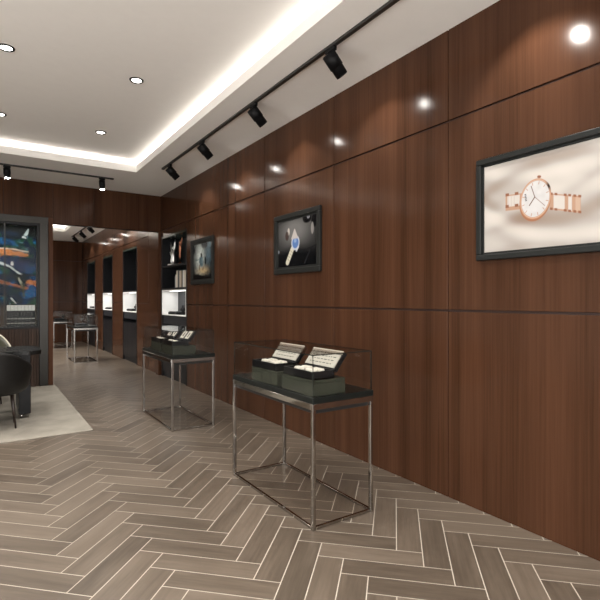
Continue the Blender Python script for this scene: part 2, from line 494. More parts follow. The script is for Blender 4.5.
# sculptures on the top shelf
def silver_sculpture():
    t = thing('silver_sculpture', 'silver branching figure sculpture on the top niche shelf', 'sculpture', (2.95, 8.665, 2.051))
    bm = BM(); box(bm, -.06, .06, -.07, .07, 0, .03, .004); obj('base', bm, M['cab'], t)
    bm = BM()
    tube(bm, [(0,0,.03),(0,.005,.10),(0,.0,.18),(0,.02,.26),(0,.01,.32)], [.045,.055,.045,.065,.03])
    tube(bm, [(0,.03,.24),(0,.09,.31),(0,.13,.40),(0,.15,.46)], [.028,.022,.016,.010])
    tube(bm, [(0,-.02,.25),(0,-.075,.33),(0,-.08,.42),(0,-.10,.49)], [.028,.020,.014,.008])
    lathe(bm, [(.001,.30),(.022,.315),(.028,.34),(.022,.365),(.001,.38)], 14, (0,.01,0))
    obj('figure', bm, M['silver'], t)
silver_sculpture()
def copper_sculpture():
    t = thing('copper_sculpture', 'slender copper figure sculpture with raised arm on the top niche shelf', 'sculpture', (2.94, 8.27, 2.051))
    bm = BM(); lathe(bm, [(.06,0),(.06,.012),(.03,.03),(.015,.05)], 20); obj('base', bm, M['copper'], t)
    bm = BM()
    tube(bm, [(0,0,.04),(0,.01,.15),(0,-.005,.26),(0,-.01,.34),(0,-.015,.37)], [.014,.020,.015,.026,.012])
    tube(bm, [(0,-.01,.33),(0,-.06,.38),(0,-.085,.45),(0,-.09,.49)], [.016,.013,.012,.007])
    tube(bm, [(0,0,.33),(0,.045,.30),(0,.055,.24)], [.014,.010,.007])
    lathe(bm, [(.001,.36),(.020,.375),(.026,.40),(.018,.425),(.001,.44)], 14, (0,-.015,0))
    obj('figure', bm, M['copper'], t)
copper_sculpture()
bm = BM(); box(bm, -.06, .06, -.07, .07, 0, .03, .003); box(bm, -.055, .063, -.067, .067, .004, .026)
tag(obj('white_book', bm, M['bk_white'], None, (2.88, 8.515, 2.0505), (0,0,.1)), 'white book lying flat between the two sculptures', 'book')

# books on the middle shelf
bk = [(8.60,.026,.20,'grey','thin grey book at the left end of the niche book row'),
      (8.565,.030,.23,'white','slim white book second from the left in the niche'),
      (8.50,.052,.30,'cream','thick cream book third from the left in the niche'),
      (8.43,.070,.30,'dark','thick dark book in the middle of the niche row'),
      (8.36,.034,.29,'cream','cream book just right of the thick dark one'),
      (8.31,.040,.28,'tan','tan book fifth from the left in the niche'),
      (8.255,.044,.29,'dark','dark book between tan and white ones in the niche'),
      (8.195,.05,.29,'white','white book second from the right end of the niche'),
      (8.13,.052,.28,'cream','cream book at the right end of the niche row')]
y = 8.27
for i, (_, w, h, c, lb) in enumerate(bk):
    w *= 1.28
    t = thing('book', lb, 'book', (2.93, y-w/2, 1.6405), 0, 'books on the niche shelf')
    bm = BM()
    box(bm, -.085, .085, -w/2, -w/2+.004, 0, h, .001); box(bm, -.085, .085, w/2-.004, w/2, 0, h, .001)
    box(bm, -.089, -.083, -w/2, w/2, 0, h, .0015); obj('cover', bm, M['bk_'+c], t)
    bm = BM(); box(bm, -.082, .080, -w/2+.004, w/2-.004, .004, h-.005); obj('pages', bm, M['bk_white'], t)
    y -= w + .003

# tray and bust in each lit box
def bust_bm(s=1):
    bm = BM()
    prof = [(.050,0),(.052,.012),(.022,.030),(.016,.050),(.040,.075),(.058,.105),(.054,.130),(.030,.150),(.020,.168),(.020,.195),(.012,.203)]
    lathe(bm, [(r*s, z*s) for r, z in prof], 24); return bm
for i, (a, b) in enumerate(NICHES):
    w = ['lit box of the bookshelf niche', 'lit box nearest the opening', 'middle lit box of the far room', 'furthest lit box of the far room'][i]
    yc = a + .42
    t = thing('jewellery_tray', 'flat black jewellery tray in the '+w, 'tray', (2.945, yc+.42, 1.1605), 0, 'trays in the lit boxes')
    bm = BM(); box(bm, -.11, .11, -.22, .22, 0, .045, .004); obj('base', bm, M['boxblack'], t)
    bm = BM(); box(bm, -.095, .095, -.205, .205, .0452, .054, .003); obj('pad', bm, M['cabgrey'], t)
    if i in (0, 3, 1):
        o = obj('necklace_bust', bust_bm(.85), M['boxblack'], None, (2.92, yc+.10, 1.1605))
        tag(o, 'small black necklace bust in the '+w, 'bust', 'busts in the lit boxes')

# ------------------------------------------------------------------ display tables
TX0, TX1 = 1.69, 2.19; TL = 1.13
def display_table():
    t = thing('display_table', '', 'display table', (0,0,0), 0, 'chrome and glass display tables')
    w, l, q = TX1-TX0, TL, .024
    for x in (0, w-q):
        for y in (0, l-q):
            bm = BM(); box(bm, x, x+q, y, y+q, 0, .744, .0015); obj('leg', bm, M['chrome'], t)
    bm = BM()
    r = .018
    box(bm, q, w-q, .004, .004+r, .002, .020, .001); box(bm, q, w-q, l-.004-r, l-.004, .002, .020, .001)
    box(bm, .004, .004+r, q, l-q, .002, .020, .001); box(bm, w-.004-r, w-.004, q, l-q, .002, .020, .001)
    obj('base_rail', bm, M['chrome'], t)
    bm = BM(); box(bm, .023, w-.023, .023, l-.023, .008, .016); obj('base_glass', bm, M['smoke'], t)
    bm = BM()
    box(bm, 0, w, 0, q, .744, .782, .0015); box(bm, 0, w, l-q, l, .744, .782, .0015)
    box(bm, 0, q, q, l-q, .744, .782, .0015); box(bm, w-q, w, q, l-q, .744, .782, .0015)
    obj('top_rail', bm, M['chrome'], t)
    bm = BM(); box(bm, .026, w-.026, .026, l-.026, .715, .780, .001); obj('underside_panel', bm, M['under'], t)
    bm = BM(); box(bm, 0, w, 0, l, .784, .820, .002); box(bm, .004, w-.004, .004, l-.004, .780, .786); obj('tabletop', bm, M['slab'], t)
    # glass case: five panes with dark edges
    g = .006; z0, z1 = .8205, 1.08; i0 = .008
    def pane(x0, x1, y0, y1, za, zb, thin):
        bm = BM(); box(bm, x0, x1, y0, y1, za, zb)
        for f in bm.faces:
            n = f.normal; f.material_index = 0 if abs(n[thin]) > .9 else 1
        bm.normal_update()
        for f in bm.faces: f.material_index = 0 if abs(f.normal[thin]) > .9 else 1
        obj('glass_pane', bm, [M['glass'], M['glassedge']], t)
    pane(i0, i0+g, i0+g, l-i0-g, z0, z1, 0); pane(w-i0-g, w-i0, i0+g, l-i0-g, z0, z1, 0)
    pane(i0, w-i0, i0, i0+g, z0, z1, 1); pane(i0, w-i0, l-i0-g, l-i0, z0, z1, 1)
    pane(i0, w-i0, i0, l-i0, z1, z1+g, 2)
    return t
t0 = display_table()
TY = [2.39, 5.02, 11.62, 15.35]
TLB = ['nearest chrome display table with glass case, in front of the wood wall',
       'second chrome display table with glass case, beside the bookshelf niche',
       'nearer of the two display tables in the far room',
       'furthest display table, by the end wall of the far room']
for i, y in enumerate(TY):
    if i == 0: t0.location = (TX0, y, 0); t0['label'] = TLB[0]
    else: dup(t0, (TX0, y, 0), TLB[i])

# riser blocks and open watch boxes
def riser_mesh():
    bm = BM(); box(bm, 0, .26, 0, .375, 0, .098, .0025); return bm
ZT = .8205
def riser(x, y, lb):
    t = thing('display_riser', lb, 'display block', (x, y, ZT), 0, 'green blocks under the watch boxes')
    bm = BM(); box(bm, 0, .26, 0, .375, 0, .080, .002); obj('block', bm, M['riser'], t)
    bm = BM(); box(bm, 0, .26, 0, .375, .082, .100, .002); box(bm, .003, .257, .003, .372, .079, .083); obj('lid_band', bm, M['riser'], t)
def watch_box(x, y, lb, style):
    t = thing('watch_box', lb, 'watch box', (x, y, ZT+.1005), 0, 'open watch boxes on the display tables')
    bx, by = .175, .345
    bm = BM()
    box(bm, 0, bx, 0, by, 0, .008); box(bm, 0, .01, 0, by, 0, .052, .001); box(bm, bx-.01, bx, 0, by, 0, .052, .001)
    box(bm, .01, bx-.01, 0, .01, 0, .052, .001); box(bm, .01, bx-.01, by-.01, by, 0, .052, .001)
    obj('tray', bm, M['boxblack'], t)
    bm = BM(); box(bm, .01, bx-.01, .01, by-.01, .008, .036); obj('bed', bm, M['under'], t)
    for k, (yy, xx) in enumerate(((.045,.035), (.045,.09), (.175,.035), (.175,.09))):
        bm = BM()
        if style == 0: box(bm, xx, xx+.045, yy, yy+.095, .036, .060, .012, 3)
        else: box(bm, xx, xx+.042, yy+.01, yy+.085, .036, .056, .008, 2)
        if style == 0 or k in (0, 2): obj('watch_pillow', bm, M['card'], t)
        else: bm.free()
    # lid leaning back on the wall side hinge
    lid = bpy.data.objects.new('lid', None)
    a = math.radians(52); ll = .142
    def lidbox(bm, s0, s1, y0, y1, d0, d1, bev=0):
        b2 = BM(); box(b2, s0, s1, y0, y1, d0, d1, bev)
        for v in b2.verts:
            s, d = v.co.x, v.co.z
            v.co = Vector((bx - .004 + s*math.cos(a) + d*math.sin(a), v.co.y, .052 + s*math.sin(a) - d*math.cos(a)))
        me = bpy.data.meshes.new('x'); b2.to_mesh(me); b2.free(); bm.from_mesh(me); bpy.data.meshes.remove(me)
    bpy.data.objects.remove(lid)
    bm = BM(); lidbox(bm, 0, ll, 0, by, 0, .030, .0015); lid = obj('lid', bm, M['boxblack'], t)
    if style == 0:
        bm = BM(); lidbox(bm, .012, .112, .008, by-.008, -.006, -.0005); obj('lid_card', bm, M['lidcard'], lid)
        bm = BM()
        rr = random.Random(3)
        for row in range(3):
            yy = by-.05
            while yy > .06:
                wdt = rr.uniform(.012, .035)
                lidbox(bm, .086-row*.026, .091-row*.026, yy-wdt, yy, -.0072, -.006); yy -= wdt + .012
        obj('card_print', bm, M['ink'], lid)
        bm = BM(); lidbox(bm, .120, .143, .004, by-.004, -.006, -.0005); obj('lid_strip', bm, M['beige'], lid)
    else:
        for yy in (.04, .19):
            bm = BM()
            lidbox(bm, .02, .12, yy, yy+.022, -.006, -.0005); lidbox(bm, .02, .12, yy+.068, yy+.09, -.006, -.0005)
            lidbox(bm, .02, .042, yy+.022, yy+.068, -.006, -.0005); lidbox(bm, .098, .12, yy+.022, yy+.068, -.006, -.0005)
            obj('lid_card', bm, M['card'], lid)
riser(1.715, 2.425, 'moss green block under the nearest open watch box'); riser(1.715, 2.86, 'moss green block under the second watch box on the nearest table')
watch_box(1.718, 2.435, 'open black watch box with ivory card, nearest on the front table', 0)
watch_box(1.718, 2.89, 'open black watch box with ivory card, further back on the front table', 0)
yo = TY[1]-TY[0]
riser(1.715, 2.425+yo, 'moss green block at the near end of the second display table'); riser(1.715, 2.86+yo, 'moss green block at the far end of the second display table')
watch_box(1.718, 2.435+yo, 'open black watch box with square ivory frame, near end of the second table', 1)
watch_box(1.718, 2.89+yo, 'open black watch box with square ivory frame, far end of the second table', 1)
for i, (y, lb) in enumerate(((12.0, 'low black tray on the nearer far room table'), (15.8, 'low black tray on the furthest display table'))):
    t = thing('display_tray', lb, 'tray', (1.78, y, ZT))
    bm = BM(); box(bm, 0, .26, 0, .4, 0, .035, .003); obj('base', bm, M['boxblack'], t)
    bm = BM(); box(bm, .02, .24, .02, .38, .0355, .047, .003); obj('pad', bm, M['cabgrey'], t)
tag(obj('necklace_bust', bust_bm(.8), M['boxblack'], None, (2.06, 16.25, ZT)), 'small dark necklace bust on the furthest display table', 'bust')

# ------------------------------------------------------------------ paintings (colour attributes on flat panels)
def srgb(c):
    c = np.asarray(c, float)/255.0
    return np.where(c <= .04045, c/12.92, ((c+.055)/1.055)**2.4)
def paint_panel(name, nx, ny, corners, fn, mat, parent):
    """corners: origin, edge u, edge v (vectors); fn(U,V)->HxWx3 linear"""
    o, eu, ev = (np.array(c, float) for c in corners)
    u = np.linspace(0, 1, nx); v = np.linspace(0, 1, ny)
    UU, VV = np.meshgrid(u, v)
    co = o + UU[..., None]*eu + VV[..., None]*ev
    col = np.clip(fn(UU, VV), 0, 1)
    me = bpy.data.meshes.new(name)
    idx = np.arange(nx*ny).reshape(ny, nx)
    q = np.stack([idx[:-1,:-1], idx[:-1,1:], idx[1:,1:], idx[1:,:-1]], -1).reshape(-1, 4)
    me.from_pydata(co.reshape(-1, 3).tolist(), [], q.tolist())
    at = me.color_attributes.new('paint', 'FLOAT_COLOR', 'POINT')
    rgba = np.ones((nx*ny, 4), np.float32); rgba[:, :3] = col.reshape(-1, 3)
    at.data.foreach_set('color', rgba.ravel())
    me.materials.append(mat)
    ob = bpy.data.objects.new(name, me); C.objects.link(ob)
    if parent: ob.parent = parent
    return ob
def ss(a, b, x):
    t = np.clip((x-a)/(b-a), 0, 1); return t*t*(3-2*t)
def vnoise(x, y, seed):
    r = np.random.RandomState(seed).rand(64, 64)
    xi = np.floor(x).astype(int); yi = np.floor(y).astype(int); fx = x-xi; fy = y-yi
    fx = fx*fx*(3-2*fx); fy = fy*fy*(3-2*fy)
    g = lambda a, b: r[a % 64, b % 64]
    return (g(xi,yi)*(1-fx)+g(xi+1,yi)*fx)*(1-fy) + (g(xi,yi+1)*(1-fx)+g(xi+1,yi+1)*fx)*fy
def lerp(c, col, m): return c*(1-m[..., None]) + srgb(col)*m[..., None]
def seg(Yc, Zc, a, b, w, e=.003):
    ax, ay = a; bx, by = b; dx, dy = bx-ax, by-ay; L2 = dx*dx+dy*dy
    t = np.clip(((Yc-ax)*dx+(Zc-ay)*dy)/L2, 0, 1)
    return 1-ss(w-e, w+e, np.hypot(Yc-ax-t*dx, Zc-ay-t*dy))
def picture(name, label, cat, y1, y0, z0, z1, fr, thick, fmat, fn, pmat, nx, ny):
    """y1 is the left edge as seen (far), y0 the right edge"""
    t = thing(name, label, cat, (D, (y0+y1)/2, z0))
    W = y1-y0; Hh = z1-z0; a = -W/2; b = W/2
    bm = BM()
    for q in ((a, b, 0, fr), (a, b, Hh-fr, Hh), (a, a+fr, fr, Hh-fr), (b-fr, b, fr, Hh-fr)):
        box(bm, -thick, -.0005, q[0], q[1], q[2], q[3], .006, 2)
    k = fr*.35
    for q in ((a+fr-.002, b-fr+.002, fr, fr+k), (a+fr-.002, b-fr+.002, Hh-fr-k, Hh-fr), (a+fr, a+fr+k, fr, Hh-fr), (b-fr-k, b-fr, fr, Hh-fr)):
        box(bm, -thick*.55, -.001, q[0], q[1], q[2]-.001, q[3]+.001, .002, 1)
    obj('frame', bm, fmat, t)
    i = fr
    f2 = lambda U, V: fn((b-i-U*(W-2*i)) + (y0+y1)/2, z0 + i + V*(Hh-2*i), U, V)
    paint_panel('picture_panel', nx, ny, ((-thick*.4, b-i, i), (0, -(W-2*i), 0), (0, 0, Hh-2*i)), f2, pmat, t)
    return t
def watch_art(Y, Z, U, V):
    # satin folds
    x = -(Y-1.6); z = Z-2.03
    c = np.ones(Y.shape+(3,))*srgb((216,207,197))
    f = np.zeros(Y.shape)
    for k, (a, sl, cv, w, s) in enumerate(((.16,-.10,.5,.05,.30),(.02,.22,-.4,.06,.26),(-.12,-.18,.9,.05,-.32),(-.20,-.30,.6,.05,.34),(-.06,.35,.3,.04,-.20),(.22,.15,-.6,.045,-.28),(-.26,.06,-.5,.04,-.16))):
        d = z - (a + sl*x + cv*x*x); f += s*np.exp(-(d/w)**2)
    f += .18*(vnoise(x*6+9, (z+.5*x)*13+5, 3)-.5)
    c = c*(1+.9*f)[..., None]
    c = lerp(c, (243,234,222), np.clip(f*1.2, 0, .8)); c = lerp(c, (190,166,146), np.clip(-f*1.5, 0, .7))
    gold = (210,168,140); gold2 = (164,108,80); pale = (238,228,218)
    cy, cz = 1.604, 2.04
    sh = np.exp(-(((Y-1.66)/.13)**2 + ((Z-1.93)/.045)**2)); c = lerp(c, (168,140,122), sh*.7)
    # strap links, left and right
    def quad(c, y1, y0, z1, z0, sl, col):
        zz = Z - sl*(Y-cy)
        m = (1-ss(y1-.003, y1+.003, Y))*ss(y0-.003, y0+.003, Y)*(1-ss(z1-.003, z1+.003, zz))*ss(z0-.003, z0+.003, zz)
        return lerp(c, col, m)
    sl = .05; k_ = .022
    q2 = lambda y1, y0, z1, z0, col, s_=sl, k=k_: quad(c, y1, y0, z1+k, z0+k, s_, col)
    c = q2(1.80, 1.69, 2.065, 1.965, gold); c = q2(1.787, 1.703, 2.057, 1.990, pale)
    for yy, zz in ((1.788, 2.066), (1.724, 2.066), (1.724, 1.992), (1.788, 1.992)): c = q2(yy+.012, yy-.012, zz+.010, zz-.008, gold2)
    for yy in (1.78, 1.76, 1.74): c = q2(yy+.001, yy-.001, 2.055, 1.992, (206,190,176))
    sl = .27; k_ = -.004
    q2 = lambda y1, y0, z1, z0, col: quad(c, y1, y0, z1+k_, z0+k_, sl, col)
    c = q2(1.515, 1.340, 2.085, 1.99, gold); c = q2(1.492, 1.428, 2.078, 2.000, pale)
    c = q2(1.408, 1.388, 2.085, 1.995, pale); c = q2(1.368, 1.343, 2.076, 2.0, (224,190,164))
    for yy in (1.505, 1.478, 1.425, 1.40, 1.372, 1.345):
        for zz in (2.084, 1.995): c = q2(yy+.008, yy-.008, zz+.007, zz-.007, gold2)
    # case and dial: ellipse leaning to the right at the top
    dy, dz = (Y-cy), (Z-cz); ang = .17
    a_ = dy*math.cos(ang) + dz*math.sin(ang)*.95; b_ = -dy*math.sin(ang)*.95 + dz*math.cos(ang)
    r = np.hypot(a_/.098, b_/.123)
    r2 = np.hypot(a_/.098, (b_+.012)/.123)
    c = lerp(c, (186,128,96), 1-ss(.98, 1.02, r2)); c = lerp(c, (214,160,126), 1-ss(.97, 1.01, r))
    c = lerp(c, (236,200,172), (1-ss(.93, .96, r))*ss(.0, .01, r)); c = lerp(c, (206,158,128), 1-ss(.90, .925, r))
    dial = np.ones(Y.shape)*(1-ss(.87, .90, r)); c = lerp(c, (240,236,232), dial)
    mop = (vnoise(Y*38, Z*38, 11)-.5)*dial; c = c*(1+.12*mop)[..., None]
    th = np.arctan2(b_/.123, a_/.098)
    hl = np.exp(-((th-2.45)/.22)**2)*ss(.88, .90, r)*(1-ss(1.0, 1.03, r)); c = lerp(c, (60,40,30), hl)
    for k in range(12):
        an = k*PI/6 + .1
        p = lambda q: (cy + q*(.098*math.cos(an)*math.cos(ang) - .123*math.sin(an)*math.sin(ang)), cz + q*(.098*math.cos(an)*math.sin(ang) + .123*math.sin(an)*math.cos(ang)))
        c = lerp(c, (205,150,120), seg(Y, Z, p(.72), p(.84), .0022, .002)*.9)
    h = (1.606, 2.052)
    c = lerp(c, (120,84,66), seg(Y, Z, h, (1.629, 2.122), .0022, .002))
    c = lerp(c, (120,84,66), seg(Y, Z, h, (1.640, 2.006), .0030, .002))
    c = lerp(c, (150,110,90), seg(Y, Z, h, (1.545, 1.990), .0016, .002))
    for k in range(5):
        zz = 2.078 - k*.0095; yy = 1.664 - (zz-2.06)*.12*-1
        c = lerp(c, (60,58,62), seg(Y, Z, (yy-.003, zz), (yy+.003, zz-.001), .0028, .002))
    c = lerp(c, gold2, seg(Y, Z, (1.575, 2.168), (1.583, 2.170), .008, .003))
    return c*np.array([.50,.51,.53])
def ring_art(Y, Z, U, V):
    # a pale sword-like watch hand over dark stones
    c = np.ones(Y.shape+(3,))*srgb((6,6,8))
    top = np.exp(-(((U-.45)/.42)**2 + ((V-.75)/.32)**2)); c = lerp(c, (128,126,124), np.clip(top*1.0, 0, .9)*ss(.28, .55, V + .25*np.abs(U-.5)))
    c = lerp(c, (8,8,10), ss(.0, .10, .30 - V - .30*np.abs(U-.45))*1.0)
    for (uu, vv, ru, rv, col, s) in ((.76,.93,.11,.10,(10,10,12),1),(.93,.86,.08,.14,(14,14,16),1),(.79,.96,.04,.05,(150,150,155),.8),(.88,.72,.035,.12,(150,146,142),.9),(.30,.74,.03,.08,(215,205,195),.9),(.26,.66,.05,.10,(66,44,38),.8),(.02,.36,.03,.04,(190,195,205),.8)):
        d = np.hypot((U-uu)/ru, (V-vv)/rv); c = lerp(c, col, (1-ss(.75, 1.1, d))*s)
    c = lerp(c, (222,216,196), seg(U, V*.8, (.40,.31), (.27,.10), .042, .008))
    for k in range(4):
        a = .2 + .2*k; p = (.40+(.27-.40)*a, .31+(.10-.31)*a)
        c = lerp(c, (150,140,118), seg(U, V*.8, (p[0]-.03, p[1]+.018), (p[0]+.03, p[1]-.018), .004, .003))
    d = np.hypot((U-.475)/.105, (V-.50)/.15); c = lerp(c, (205,212,224), 1-ss(.9, 1.05, d)); c = lerp(c, (96,130,190), 1-ss(.65, .85, d))
    c = lerp(c, (150,178,222), 1-ss(.2, .6, np.hypot((U-.47)/.08, (V-.54)/.10)))
    t = (1-ss(.0, .012, np.abs(U-.455)-.085*(1-np.clip((V-.58)/.20, 0, 1))))*ss(.56, .60, V)*(1-ss(.76, .79, V)); c = lerp(c, (206,196,190), t)
    c = lerp(c, (220,220,225), seg(U, V*.8, (.50,.27), (.55,.33), .014, .008)); c = lerp(c, (40,40,44), seg(U, V*.8, (.82,.24), (.70,.06), .010, .01))
    return c*.62
def diver_art(Y, Z, U, V):
    c = np.ones(Y.shape+(3,))*srgb((8,12,16))
    n = vnoise(U*14, V*14, 41)-.5; n2 = vnoise(U*30+5, V*30, 42)-.5
    u = U + .05*n; v = V + .05*n2
    g = np.exp(-(((u-.40)/.22)**2 + ((v-.58)/.36)**2)); c = lerp(c, (206,210,206), np.clip(g*1.15, 0, 1))
    c = lerp(c, (92,112,124), np.clip(np.exp(-(((u-.82)/.14)**2+((v-.66)/.30)**2))*.8, 0, 1))
    c = lerp(c, (200,172,132), np.clip(np.exp(-(((u-.52)/.24)**2+((v-.26)/.09)**2))*1.1, 0, 1))
    c = lerp(c, (5,6,8), ss(-.02, .05, .22 - .14*u - v))
    for (uu, vv, ru, rv, col, s) in ((.62,.94,.17,.12,(8,14,20),1),(.88,.90,.10,.08,(96,116,126),.7),(.05,.82,.09,.10,(14,24,30),1),(.46,.50,.12,.17,(84,104,112),1),(.46,.67,.06,.07,(64,66,66),1),(.66,.50,.055,.12,(22,36,44),1),(.22,.55,.11,.020,(84,100,106),.9),(.36,.34,.035,.10,(120,104,90),.9),(.55,.32,.04,.08,(120,104,90),.8),(.50,.52,.04,.08,(140,156,162),.7),(.40,.44,.03,.08,(60,74,82),.7)):
        d = np.hypot((u-uu)/ru, (v-vv)/rv); c = lerp(c, col, (1-ss(.6, 1.15, d))*s)
    c = lerp(c, (100,96,94), seg(U, V, (.46,.70), (.60,.86), .006, .006))
    return c*(1+.45*n2)[..., None]*np.array([.62,.64,.62])
picture('framed_picture', 'large black framed picture of a rose gold watch on cream satin', 'picture', 2.005, 1.105, 1.69, 2.362, .038, .04, M['frame'], watch_art, M['screen'], 460, 330)
picture('framed_picture', 'grey framed picture of a pale blade on black, above the front table', 'picture', 4.69, 3.80, 1.712, 2.368, .056, .034, M['frame2'], ring_art, M['screend'], 200, 150)
picture('framed_picture', 'grey framed picture of a small grey figure, nearest the bookshelf niche', 'picture', 7.32, 6.43, 1.665, 2.368, .058, .032, M['frame2'], diver_art, M['screend'], 160, 120)

# ------------------------------------------------------------------ display window on the back wall
def display_window():
    t = thing('display_window', 'steel framed display window with a blue mural, left of the opening', 'display window', (-.145, YB, 0))
    x0, x1 = -1.05, 1.05   # local: world -1.21 .. .89
    fr = .128
    bm = BM()
    box(bm, x1-fr, x1, -.03, .10, 0, 2.68, .003); obj('frame_stile', bm, M['steel'], t)
    bm = BM(); box(bm, x0, x0+fr, -.03, .10, 0, 2.68, .003); obj('frame_stile', bm, M['steel'], t)
    bm = BM(); box(bm, x0, x1, -.03, .10, 2.68, 2.795, .003); obj('frame_head', bm, M['steel'], t)
    bm = BM()
    for q in ((x1-fr-.03, x1-fr, .96, 2.68), (x0+fr, x0+fr+.03, .96, 2.68)): box(bm, q[0], q[1], .0, .06, q[2], q[3], .002)
    box(bm, x0+fr+.03, x1-fr-.03, .0, .06, 2.65, 2.68, .002); obj('glazing_bead', bm, M['cab'], t)
    bm = BM(); box(bm, .427, .445, .0, .05, .98, 2.65, .002); obj('mullion', bm, M['steel'], t)
    bm = BM(); box(bm, x0+fr+.03, x1-fr-.03, .022, .028, .98, 2.65); obj('glass_pane', bm, M['winglass'], t)
    bm = BM()
    n = 46; w = (x1-x0-2*fr)/n
    for i in range(n): box(bm, x0+fr+i*w+.004, x0+fr+(i+1)*w-.004, .0, .03, 0, .95, .004, 2)
    box(bm, x0+fr, x1-fr, .03, .06, 0, .95); obj('slatted_base', bm, M['slat'], t)
    bm = BM(); box(bm, x0+fr, x1-fr, -.005, .38, .95, .98, .002); obj('sill', bm, M['cab'], t)
    bm = BM(); box(bm, x0+fr+.02, x1-fr-.02, .37, .40, .98, 2.68); obj('back_board', bm, M['cab'], t)
    def mural(U, V):
        x = U*1.8; z = V*1.72
        wx = x + .09*(vnoise(x*3.2, z*3.2, 21)-.5); wz = z + .07*(vnoise(x*3.6+7, z*5.0, 22)-.5)
        c = np.ones(U.shape+(3,))*srgb((7,28,50))
        n1 = vnoise(wx*6, wz*7, 23); n2 = vnoise(wx*11, wz*13, 24); n3 = vnoise(wx*30, wz*34, 25)
        c = lerp(c, (20,84,140), ss(.42, .72, n1)*.9); c = lerp(c, (24,70,44), ss(.50, .72, n2)*.85)
        n4 = vnoise(wx*20+3*wz, wz*34, 33); c = lerp(c, (34,110,150), ss(.62, .85, n4)*ss(.4, .6, n1)*.7); c = lerp(c, (4,8,12), ss(.60, .85, vnoise(wx*17, wz*26+4*wx, 34))*.7)
        c = lerp(c, (4,10,13), ss(.5, .75, vnoise(wx*5+3, wz*6+9, 26))*.9); c = lerp(c, (96,130,140), ss(.80, .95, n3)*ss(.45, .7, n2)*.8)
        c = lerp(c, (5,10,10), ss(1.45, 1.68, wz)*ss(.35, .65, vnoise(wx*6, wz*9, 28)))
        def streak(p, q, w0, w1, col, s=.9, e=.35):
            (ax, az), (bx, bz) = p, q
            t = np.clip(((wx-ax)*(bx-ax)+(wz-az)*(bz-az))/((bx-ax)**2+(bz-az)**2), 0, 1)
            d = np.hypot(wx-ax-t*(bx-ax), wz-az-t*(bz-az))/(w0+(w1-w0)*t)
            return lerp(c, col, (1-ss(1-e, 1+e, d + 1.1*(n3-.5)))*s)
        X0 = 1.32
        c = streak((.1,1.20),(X0+.55,1.02),.10,.09,(44,56,96),.6)
        c = streak((.5,1.28),(X0+.05,1.25),.01,.05,(196,120,66)); c = streak((X0,1.24),(X0+.33,1.25),.055,.016,(205,128,74))
        c = streak((X0-.1,1.30),(X0+.34,1.29),.008,.012,(206,190,170)); c = streak((X0-.25,1.14),(X0+.28,.90),.034,.008,(206,214,216))
        c = streak((.2,1.05),(.8,.86),.03,.02,(190,196,196)); c = streak((X0+.12,1.04),(X0+.12,1.06),.022,.022,(232,232,232))
        c = streak((X0+.40,.76),(X0+.48,.75),.045,.035,(206,124,66)); c = streak((X0-.05,.77),(X0+.36,.66),.030,.022,(160,98,70))
        c = streak((X0+.24,.83),(X0+.30,.70),.018,.014,(168,170,150)); c = streak((X0+.3,.72),(X0+.32,.5),.03,.012,(64,66,40),.8)
        c = streak((X0+.14,.47),(X0+.20,.38),.010,.006,(206,212,216)); c = streak((X0-.1,.36),(X0-.02,.42),.006,.006,(120,150,160))
        c = streak((X0+.32,1.60),(X0+.36,1.68),.030,.012,(176,190,190)); c = streak((X0+.28,1.54),(X0+.32,1.52),.020,.012,(206,214,214))
        c = streak((.3,.8),(.9,.6),.03,.05,(170,104,62)); c = streak((.2,1.5),(.7,1.62),.02,.03,(180,190,190))
        c = lerp(c, (10,12,12), (1-ss(.008, .014, np.abs(z-.872))))
        c = c*(.8 + .5*n4)[..., None]
        c = lerp(c, (72,56,44), (1-ss(.30, .40, wz + .05*np.abs(x-1.4)))*.85)
        return c
    paint_panel('mural', 220, 210, ((x0+fr+.02, .3695, .98), (x1-x0-2*fr-.04, 0, 0), (0, 0, 1.70)), mural, M['mural'], t)
display_window()
area('window_light', (-.16, YB+.2, 2.66), 1.6, .12, 4, (0,0,0))
# eight white-topped boxes standing in the window
pos = ['leftmost', 'second from left', 'third from left', 'fourth from left', 'fourth from right', 'third from right', 'second from right', 'rightmost']
pb = None
for i in range(8):
    x = .345 + i*.0505; lb = pos[i] + ' of the white topped boxes standing in the display window'
    if pb is None:
        pb = thing('gift_box', lb, 'box', (x, YB+.15, .9805), 0, 'white topped boxes in the display window')
        bm = BM(); box(bm, -.0235, .0235, -.04, .04, 0, .265, .001); obj('body', bm, M['boxblack'], pb)
        bm = BM(); box(bm, -.0225, .0225, -.038, .038, .266, .355, .004, 2); obj('cap', bm, M['white'], pb)
        for z in (.055, .13):
            bm = BM(); box(bm, -.017, .017, -.0415, -.0402, z, z+.009); obj('stripe', bm, M['card'], pb)
    else: dup(pb, (x, YB+.15, .9805), lb)

